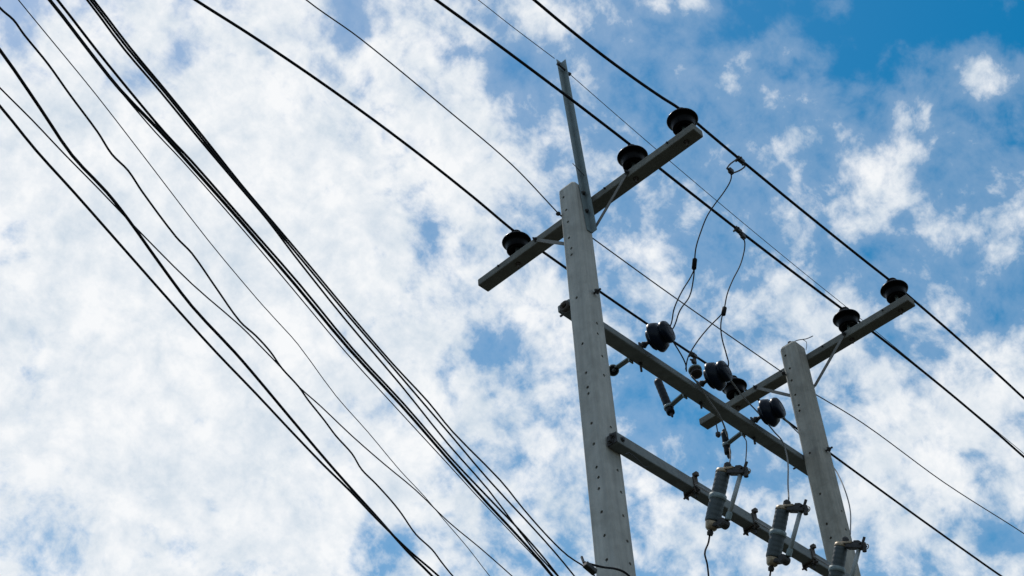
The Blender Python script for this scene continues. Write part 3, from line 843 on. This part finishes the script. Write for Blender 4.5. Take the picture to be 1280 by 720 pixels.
# ------------------------------------------------------------------ fuse cutouts
def cutout(label, x, protos={}):
    """drop-out fuse cutout in front of the lower beam. local: +Z up along its body, -Y outward"""
    yb = LB_Y1 - LB_W
    org = Vector((x, yb, LB_Z0 + LB_H / 2))
    t = thing('fuse_cutout', label, 'fuse cutout', org, 'grey fuse cutouts along the lower beam')
    if protos:
        for src, kids in protos['parts']:
            c = src.copy()
            COL.objects.link(c)
            c.parent = t
            for kd in kids:
                d = kd.copy()
                COL.objects.link(d)
                d.parent = c
        return t
    parts = []
    # strap round the beam, bolts above and below
    bm = bmesh.new()
    box(bm, (0, -0.006, 0), (0.05, 0.008, LB_H + 0.07))
    box(bm, (0, LB_W + 0.006, 0), (0.05, 0.008, LB_H + 0.07))
    for s in (-1, 1):
        box(bm, (0, LB_W / 2, s * (LB_H / 2 + 0.004)), (0.05, LB_W + 0.02, 0.006))
        rod(bm, (0, -0.03, s * (LB_H / 2 + 0.02)), (0, LB_W + 0.03, s * (LB_H / 2 + 0.02)), 0.008)
    box(bm, (0.0, -0.02, LB_H / 2 + 0.03), (0.03, 0.03, 0.03))
    strap = make('strap', bm, M_RUST, t)
    bm = bmesh.new()
    bolt(bm, (0, 0.01, -LB_H / 2 - 0.02), (0, 0, -1), 0.012, 0.05)
    sb = make('bolt', bm, M_BOLT, strap)
    parts.append((strap, [sb]))
    # arm to the middle band
    mid = Vector((CX, -0.20, -0.245))
    bm = bmesh.new()
    bar(bm, (0, -0.005, -0.01), mid, 0.045, 0.012)
    br = make('bracket', bm, M_STRAP, t)
    parts.append((br, []))
    # body leaning outward at the top
    ax_ = Vector((TX, -math.sin(R(TILT)), math.cos(R(TILT)))).normalized()
    side = ax_.cross(Vector((1, 0, 0))).normalized()     # outward-ish / inward
    outw = -side if side.y > 0 else side
    bm = bmesh.new()
    Lh = 0.185
    prof = [(0.03, -Lh)]
    for k in range(10):
        h = -Lh + 2 * Lh * k / 10
        d = 2 * Lh / 10
        w = 0.056 if k < 5 else 0.052
        prof += [(w - 0.0015, h + 0.002), (w, h + d * 0.25), (w, h + d * 0.6), (w - 0.0015, h + d - 0.002)]
    prof.append((0.03, Lh))
    lathe(bm, prof, mid, ax_, 24)
    smooth(bm, 1.2)
    parts.append((make('porcelain_body', bm, M_GREYP, t), []))
    bm = bmesh.new()
    lathe(bm, [(0.058, -0.02), (0.063, -0.016), (0.063, 0.016), (0.058, 0.02)], mid, ax_, 24)
    smooth(bm)
    parts.append((make('band', bm, M_ZINC, t), []))
    # top cap and contact arm reaching outward
    top = mid + ax_ * Lh
    bm = bmesh.new()
    lathe(bm, [(0.052, -0.005), (0.055, 0.0), (0.05, 0.025), (0.03, 0.034)], top, ax_, 20)
    bar(bm, top + ax_ * 0.02, top + ax_ * 0.028 + outw * 0.11, 0.07, 0.018, up=ax_, bevel=0.004)
    smooth(bm)
    cap = make('top_cap', bm, M_BRASS, t)
    parts.append((cap, []))
    bm = bmesh.new()
    bar(bm, top + ax_ * 0.006 + outw * 0.055, top - ax_ * 0.004 + outw * 0.21, 0.06, 0.042, up=ax_, bevel=0.008)
    bar(bm, top + outw * 0.12 + ax_ * 0.03, top + outw * 0.17 + ax_ * 0.03, 0.05, 0.03, up=ax_, bevel=0.006)
    rod(bm, top + outw * 0.205 + Vector((0.0, 0, -0.045)), top + outw * 0.215 + Vector((0.0, 0, 0.03)), 0.017, 10)
    bar(bm, top + ax_ * 0.035 + outw * 0.07, top + ax_ * 0.022 + outw * 0.20, 0.035, 0.012, up=ax_, bevel=0.003)
    rod(bm, top + outw * 0.2 + Vector((-0.045, 0, 0.02)), top + outw * 0.2 + Vector((0.05, 0, 0.02)), 0.012, 10)
    rod(bm, top + outw * 0.19, top + outw * 0.2 + ax_ * 0.075, 0.011, 10)
    lathe(bm, [(0.015, 0), (0.028, 0.01), (0.028, 0.04), (0.015, 0.055)], top + ax_ * 0.025 + outw * 0.03, ax_, 12)
    ca = make('contact_arm', bm, M_BOLT, t)
    bm = bmesh.new()
    ring = [top + outw * (0.232 + 0.02 * math.cos(u)) + ax_ * (-0.002 + 0.02 * math.sin(u)) for u in [i * math.pi / 6 for i in range(13)]]
    tube(bm, ring, 0.004, 6, 1)
    rg = make('pull_ring', bm, M_BRASS, ca)
    parts.append((ca, [rg]))
    # fuse tube
    bot = mid - ax_ * Lh
    bm = bmesh.new()
    ta = top + outw * 0.17 - ax_ * 0.0
    tb = bot + outw * 0.135 + ax_ * 0.01
    rod(bm, ta, tb, 0.0165, 14)
    smooth(bm)
    ft = make('fuse_tube', bm, M_TUBE, t)
    bm = bmesh.new()
    d_ = (tb - ta).normalized()
    lathe(bm, [(0.019, 0), (0.022, 0.005), (0.022, 0.05), (0.019, 0.055)], tb - d_ * 0.055, d_, 14)
    fe = make('ferrule', bm, M_ZINC, ft)
    parts.append((ft, [fe]))
    # lower hinge
    bm = bmesh.new()
    lathe(bm, [(0.046, -0.002), (0.05, 0.004), (0.04, 0.05), (0.03, 0.06)], bot, -ax_, 20)
    smooth(bm)
    parts.append((make('bottom_cap', bm, M_BRASS, t), []))
    bm = bmesh.new()
    bar(bm, bot - ax_ * 0.03, bot - ax_ * 0.02 + outw * 0.11, 0.06, 0.03, up=ax_, bevel=0.006)
    lathe(bm, [(0.02, -0.04), (0.035, -0.03), (0.035, 0.03), (0.02, 0.04)], bot - ax_ * 0.015 + outw * 0.105, (1, 0, 0), 14)
    rod(bm, bot - ax_ * 0.045, bot - ax_ * 0.075, 0.012, 10)
    lathe(bm, [(0.02, 0), (0.024, 0.01), (0.02, 0.03)], bot - ax_ * 0.068, -ax_, 10)
    parts.append((make('hinge', bm, M_BOLT, t), []))
    protos['parts'] = parts
    return t


CX, TX, TILT = -0.045, 0.0, 25
cutout('grey drop-out fuse cutout on the lower beam, closest to the near pole', 7.485)
cutout('grey drop-out fuse cutout on the lower beam, between the other two cutouts', 8.185)
cutout('grey fuse cutout in front of the far right pole, cut off by the bottom edge', 8.925)


# ------------------------------------------------------------------ wires
def wire(name, pts, r, mt, label, cat, group=None, sub=6, seg=8):
    bm = bmesh.new()
    tube(bm, pts, r, seg, sub)
    mid = Vector(pts[len(pts) // 2])
    o = make(name, bm, mt, None, mid)
    return tag(o, label, cat, group)


G = 'black conductors tied on the insulators'
wire('power_line', PHASE_A, 0.0125, M_RUB, 'black conductor running over the outer right insulators of both crossarms', 'power line', G)
wire('power_line', PHASE_B, 0.0125, M_RUB, 'black conductor over the second insulator from the right on each crossarm', 'power line', G)
wire('power_line', PHASE_C, 0.012, M_RUB, 'black conductor over the left insulators, passing behind both poles', 'power line', G)
G = 'thin grey wires at the pole tops'
wire('overhead_wire', SHIELD_W, 0.0036, M_GREYW, 'thin grey wire coming from the upper left to the tip of the steel extension', 'wire', G)
wire('overhead_wire', SHIELD_E, 0.0034, M_GREYW, 'thin grey wire leaving the steel extension towards the right, just above a black conductor', 'wire', G)
wire('overhead_wire', GUY1, 0.0055, M_GREYW, 'thin dark wire from the upper left ending at the eye bolt of the near pole', 'wire', G)
wire('overhead_wire', GUY2, 0.0055, M_GREYW, 'thin dark wire strung between the two pole tops', 'wire', G)
wire('overhead_wire', GUY3, 0.0055, M_GREYW, 'thin dark wire leaving the far pole towards the lower right', 'wire', G)

G = 'cables sweeping across the left of the picture'
wire('telephone_cable', W1, 0.0040, M_RUB, 'thin wavy black cable, the kinked one among the left cables', 'cable', G, sub=4)
wire('telephone_cable', W2, 0.0022, M_GREYW, 'thinnest pale grey wire among the left cables', 'cable', G, sub=3)
wire('telephone_cable', W3, 0.0058, M_RUB, 'thick black cable second from the left edge, merging with a thinner one lower down', 'cable', G, sub=3)
wire('telephone_cable', W4, 0.0048, M_RUB, 'black cable nearest the lower left corner of the picture', 'cable', G, sub=3)
wire('telephone_cable', W5, 0.0030, M_RUB, 'thin dark wire crossing over the thick cable and the wavy cable', 'cable', G, sub=3)
PE = Vector((XL - half(6.5) - 0.09, YP - 0.02, 6.47))


def to_pole(pts, dz, dy):
    return list(pts) + [tuple(PE + Vector((-0.02, dy, dz)))]


G = 'bundled black cables running to the near pole'
wire('power_cable', to_pole(W6a, -0.08, 0.08), 0.0074, M_RUB, 'thick black cable of the left bundle of two and a thin companion', 'cable', G, sub=3)
wire('power_cable', to_pole(W6b, -0.06, 0.05), 0.0056, M_RUB, 'thick black cable lying against the right side of the left bundle', 'cable', G, sub=3)
wire('power_cable', to_pole(W6c, -0.1, 0.1), 0.0030, M_RUB, 'thin black companion wire on the left side of the left bundle', 'cable', G, sub=3)
wire('power_cable', to_pole(W7a, 0.0, 0.02), 0.0049, M_RUB, 'black cable first to split off from the right bundle', 'cable', G, sub=3)
wire('power_cable', to_pole(W7b, 0.03, -0.01), 0.0051, M_RUB, 'middle black cable of the right bundle', 'cable', G, sub=3)
wire('power_cable', list(W7c) + [(6.3, 5.10, 6.54), (6.5, 5.26, 6.52)], 0.0049, M_RUB, 'outer right black cable of the right bundle, clamped just left of the near pole', 'cable', G, sub=3)

# spool rack low on the near pole where the bundled cables are tied off
bm = bmesh.new()
fx = -half(6.45) - 0.09
bar(bm, (fx + 0.085, -0.02, 6.2), (fx + 0.085, -0.02, 6.75), 0.05, 0.008, up=(1, 0, 0))
for z in (6.38, 6.48, 6.58):
    lathe(bm, [(0.02, -0.035), (0.038, -0.03), (0.02, 0), (0.038, 0.03), (0.02, 0.035)], (fx + 0.02, -0.02, z), (0, 0, 1), 14)
    bar(bm, (fx + 0.085, -0.02, z + 0.04), (fx, -0.02, z + 0.04), 0.03, 0.006)
    bar(bm, (fx + 0.085, -0.02, z - 0.04), (fx, -0.02, z - 0.04), 0.03, 0.006)
smooth(bm)
make('spool_rack', bm, M_BOLT, pole1)

# tap clamp and service lead beside the near pole
TC = Vector(TAP_CLAMP[0])
tc_ = thing('tap_clamp', 'small black wedge clamp on the outer cable just left of the near pole', 'clamp', TC)
bm = bmesh.new()
d1 = Vector(TAP_CLAMP[1]) - TC
bar(bm, (0, 0, 0), d1, 0.04, 0.035, bevel=0.006)
make('clamp_body', bm, M_BOLT, tc_)
bm = bmesh.new()
u1 = Vector(TAP_CLAMP[2]) - TC
bar(bm, Vector(TAP_CLAMP[3]) - TC, u1, 0.014, 0.014, bevel=0.003)
make('clamp_tail', bm, M_BOLT, tc_)
wire('service_lead', TAP, 0.0075, M_RUB, 'short black lead passing from the wedge clamp across the front of the near pole', 'cable')

# line clamps and the jumper leads
G = 'clamps on the conductors'


def line_clamp(label, p, loop, twin):
    p = Vector(p)
    t = thing('line_clamp', label, 'clamp', p, G)
    bm = bmesh.new()
    box(bm, (0, 0, -0.006), (0.085, 0.034, 0.045), bevel=0.006)
    rod(bm, (0.02, 0, -0.05), (0.02, 0, 0.03), 0.009)
    rod(bm, (-0.025, -0.03, -0.01), (-0.025, 0.035, -0.01), 0.009)
    make('clamp_body', bm, M_BOLT, t)
    bm = bmesh.new()
    e = Vector(loop)
    if twin:
        tube(bm, [(-0.04, 0, -0.01), (-0.055, 0, -0.03), e + Vector((-0.04, 0, 0.015)), e + Vector((0, 0, 0)), e + Vector((0.06, 0, 0.03)), (0.045, 0, -0.05), (0.04, 0, -0.01)], 0.0065, 8)
    else:
        tube(bm, [(0.0, 0, -0.02), e * 0.5 + Vector((0.01, 0, 0)), e], 0.008, 8)
    make('bail', bm, M_ALU, t)
    bm = bmesh.new()
    box(bm, e, (0.05, 0.035, 0.05), bevel=0.008)
    rod(bm, e + Vector((-0.05, 0, 0.0)), e + Vector((0.03, 0, 0.0)), 0.010)
    rod(bm, e + Vector((0.0, 0, -0.04)), e + Vector((0.0, 0, 0.03)), 0.009)
    make('lower_clamp', bm, M_BOLT, t)
    return t


def on(pts, x):
    for a, b in zip(pts, pts[1:]):
        if a[0] <= x <= b[0]:
            f = (x - a[0]) / (b[0] - a[0])
            return [a[i] + f * (b[i] - a[i]) for i in range(3)]


pa = on(PHASE_A, 7.62)
pb = on(PHASE_B, 8.26)
pc = on(PHASE_C, 9.25)
ea = Vector(JA[0]) - Vector(pa)
line_clamp('open stirrup clamp on the outer right conductor, holding the left jumper', pa, ea + Vector((0, 0, 0.02)), True)
eb = Vector(JB[0]) - Vector(pb)
line_clamp('knobby clamp on the middle conductor, holding the right jumper', pb, eb + Vector((0, 0, 0.015)), False)
line_clamp('small clamp on the left conductor above a hanging brown spool', pc, Vector((-0.01, 0, -0.09)), False)

sp = thing('hanging_spool', 'small round brown spool hanging under the clamp behind the upper beam', 'spool', (pc[0] - 0.01, pc[1], pc[2] - 0.22))
bm = bmesh.new()
lathe(bm, [(0.03, -0.045), (0.055, -0.038), (0.06, -0.026), (0.04, -0.01), (0.04, 0.018), (0.061, 0.03), (0.056, 0.042), (0.03, 0.048)], (0, 0, 0), (0.1, 0.2, 1), 20)
smooth(bm, 1.0)
make('spool', bm, M_SPOOL, sp)
bm = bmesh.new()
lathe(bm, [(0.062, 0.022), (0.066, 0.027), (0.066, 0.038), (0.062, 0.042)], (0, 0, 0), (0.1, 0.2, 1), 20)
rod(bm, (0.0, 0, 0.03), (0.0, 0, 0.13), 0.009)
make('hanger', bm, M_ZINC, sp)


def splice(bm, p, d):
    d = Vector(d).normalized()
    lathe(bm, [(0.008, -0.05), (0.02, -0.04), (0.02, 0.04), (0.008, 0.05)], p, d, 10)


G = 'leads between the conductors, insulators, arresters and cutouts'


def jumper(label, runs, r, mt, at=None):
    mid = Vector(runs[0][len(runs[0]) // 2])
    t = thing('jumper_lead', label, 'jumper lead', mid, G)
    for pts in runs:
        bm = bmesh.new()
        tube(bm, [Vector(p) - mid for p in pts], r, 8, 6)
        make('lead', bm, mt, t)
    if at is not None:
        bm = bmesh.new()
        splice(bm, Vector(at[0]) - mid, Vector(at[1]))
        smooth(bm)
        make('splice', bm, M_RUB, t)
    return t


HEADS = [Vector((x, UB_Y0 + 0.005, 9.435)) + Vector((0.12, -1, 0.05)).normalized() * 0.245 for x in (7.50, 8.235, 8.965)]
JA1 = JA1[:-1] + [tuple(HEADS[0] + Vector((0.03, -0.02, 0.09))), tuple(HEADS[0] + Vector((0.01, 0.01, 0.02)))]
JA2 = JA2[:-1] + [tuple(HEADS[0] + Vector((0.06, -0.02, 0.07))), tuple(HEADS[0] + Vector((0.02, 0.01, 0.0)))]
JB2 = JB2[:-1] + [tuple(HEADS[1] + Vector((0.02, -0.02, 0.05))), tuple(HEADS[1] + Vector((0.0, 0.01, 0.0)))]
T1 = [tuple(HEADS[0] + Vector((0, 0.01, -0.02)))] + T1[1:]
T2 = [tuple(HEADS[1] + Vector((0, 0.01, -0.02)))] + T2[1:]
T3 = [tuple(HEADS[2] + Vector((0, 0.01, -0.02)))] + T3[1:]
jumper('long grey jumper dropping from the outer conductor and forking to the first blue insulator', [JA, JA1, JA2], 0.0055, M_ALU, (JA[-1], Vector(JA[-1]) - Vector(JA[-2])))
jumper('grey jumper dropping from the middle conductor and forking to the second blue insulator', [JB, JB1, JB2], 0.0055, M_ALU, (JB[-1], Vector(JB[-1]) - Vector(JB[-2])))
wire('jumper_lead', T1, 0.006, M_ALU, 'short dark lead under the first blue insulator, going behind the upper beam', 'jumper lead', G)
wire('jumper_lead', T1b, 0.0075, M_LEAD, 'pale grey lead lying diagonally over the upper beam to the stubby arrester', 'jumper lead', G)
wire('jumper_lead', T2 + T2b[1:], 0.0065, M_LEAD, 'pale grey lead from the second blue insulator over the beam down to the middle cutout', 'jumper lead', G)
wire('jumper_lead', T3, 0.0055, M_LEAD, 'grey lead from the third blue insulator round the far pole to the last cutout', 'jumper lead', G)
wire('jumper_lead', T4, 0.0055, M_ALU, 'short lead from the stubby arrester down to the cap of the first cutout', 'jumper lead', G)
wire('jumper_lead', T5, 0.0045, M_ALU, 'thin straight lead dropping from the upper beam to the contact arm of the first cutout', 'jumper lead', G)
FOOT = Vector((CX, -0.20, -0.245)) - Vector((0, -math.sin(R(TILT)), math.cos(R(TILT)))) * (0.185 + 0.095)


def from_foot(x, pts):
    o = Vector((x, LB_Y1 - LB_W, LB_Z0 + LB_H / 2)) + FOOT
    return [tuple(o), tuple(o + Vector((0, 0.02, -0.05)))] + list(pts)


wire('jumper_lead', from_foot(7.485, DROP1[2:]), 0.0065, M_RUB, 'dark lead hanging down from the foot of the first cutout', 'jumper lead', G)
wire('jumper_lead', from_foot(8.185, DROP2[1:]), 0.0065, M_RUB, 'dark lead hanging down from the foot of the middle cutout', 'jumper lead', G)
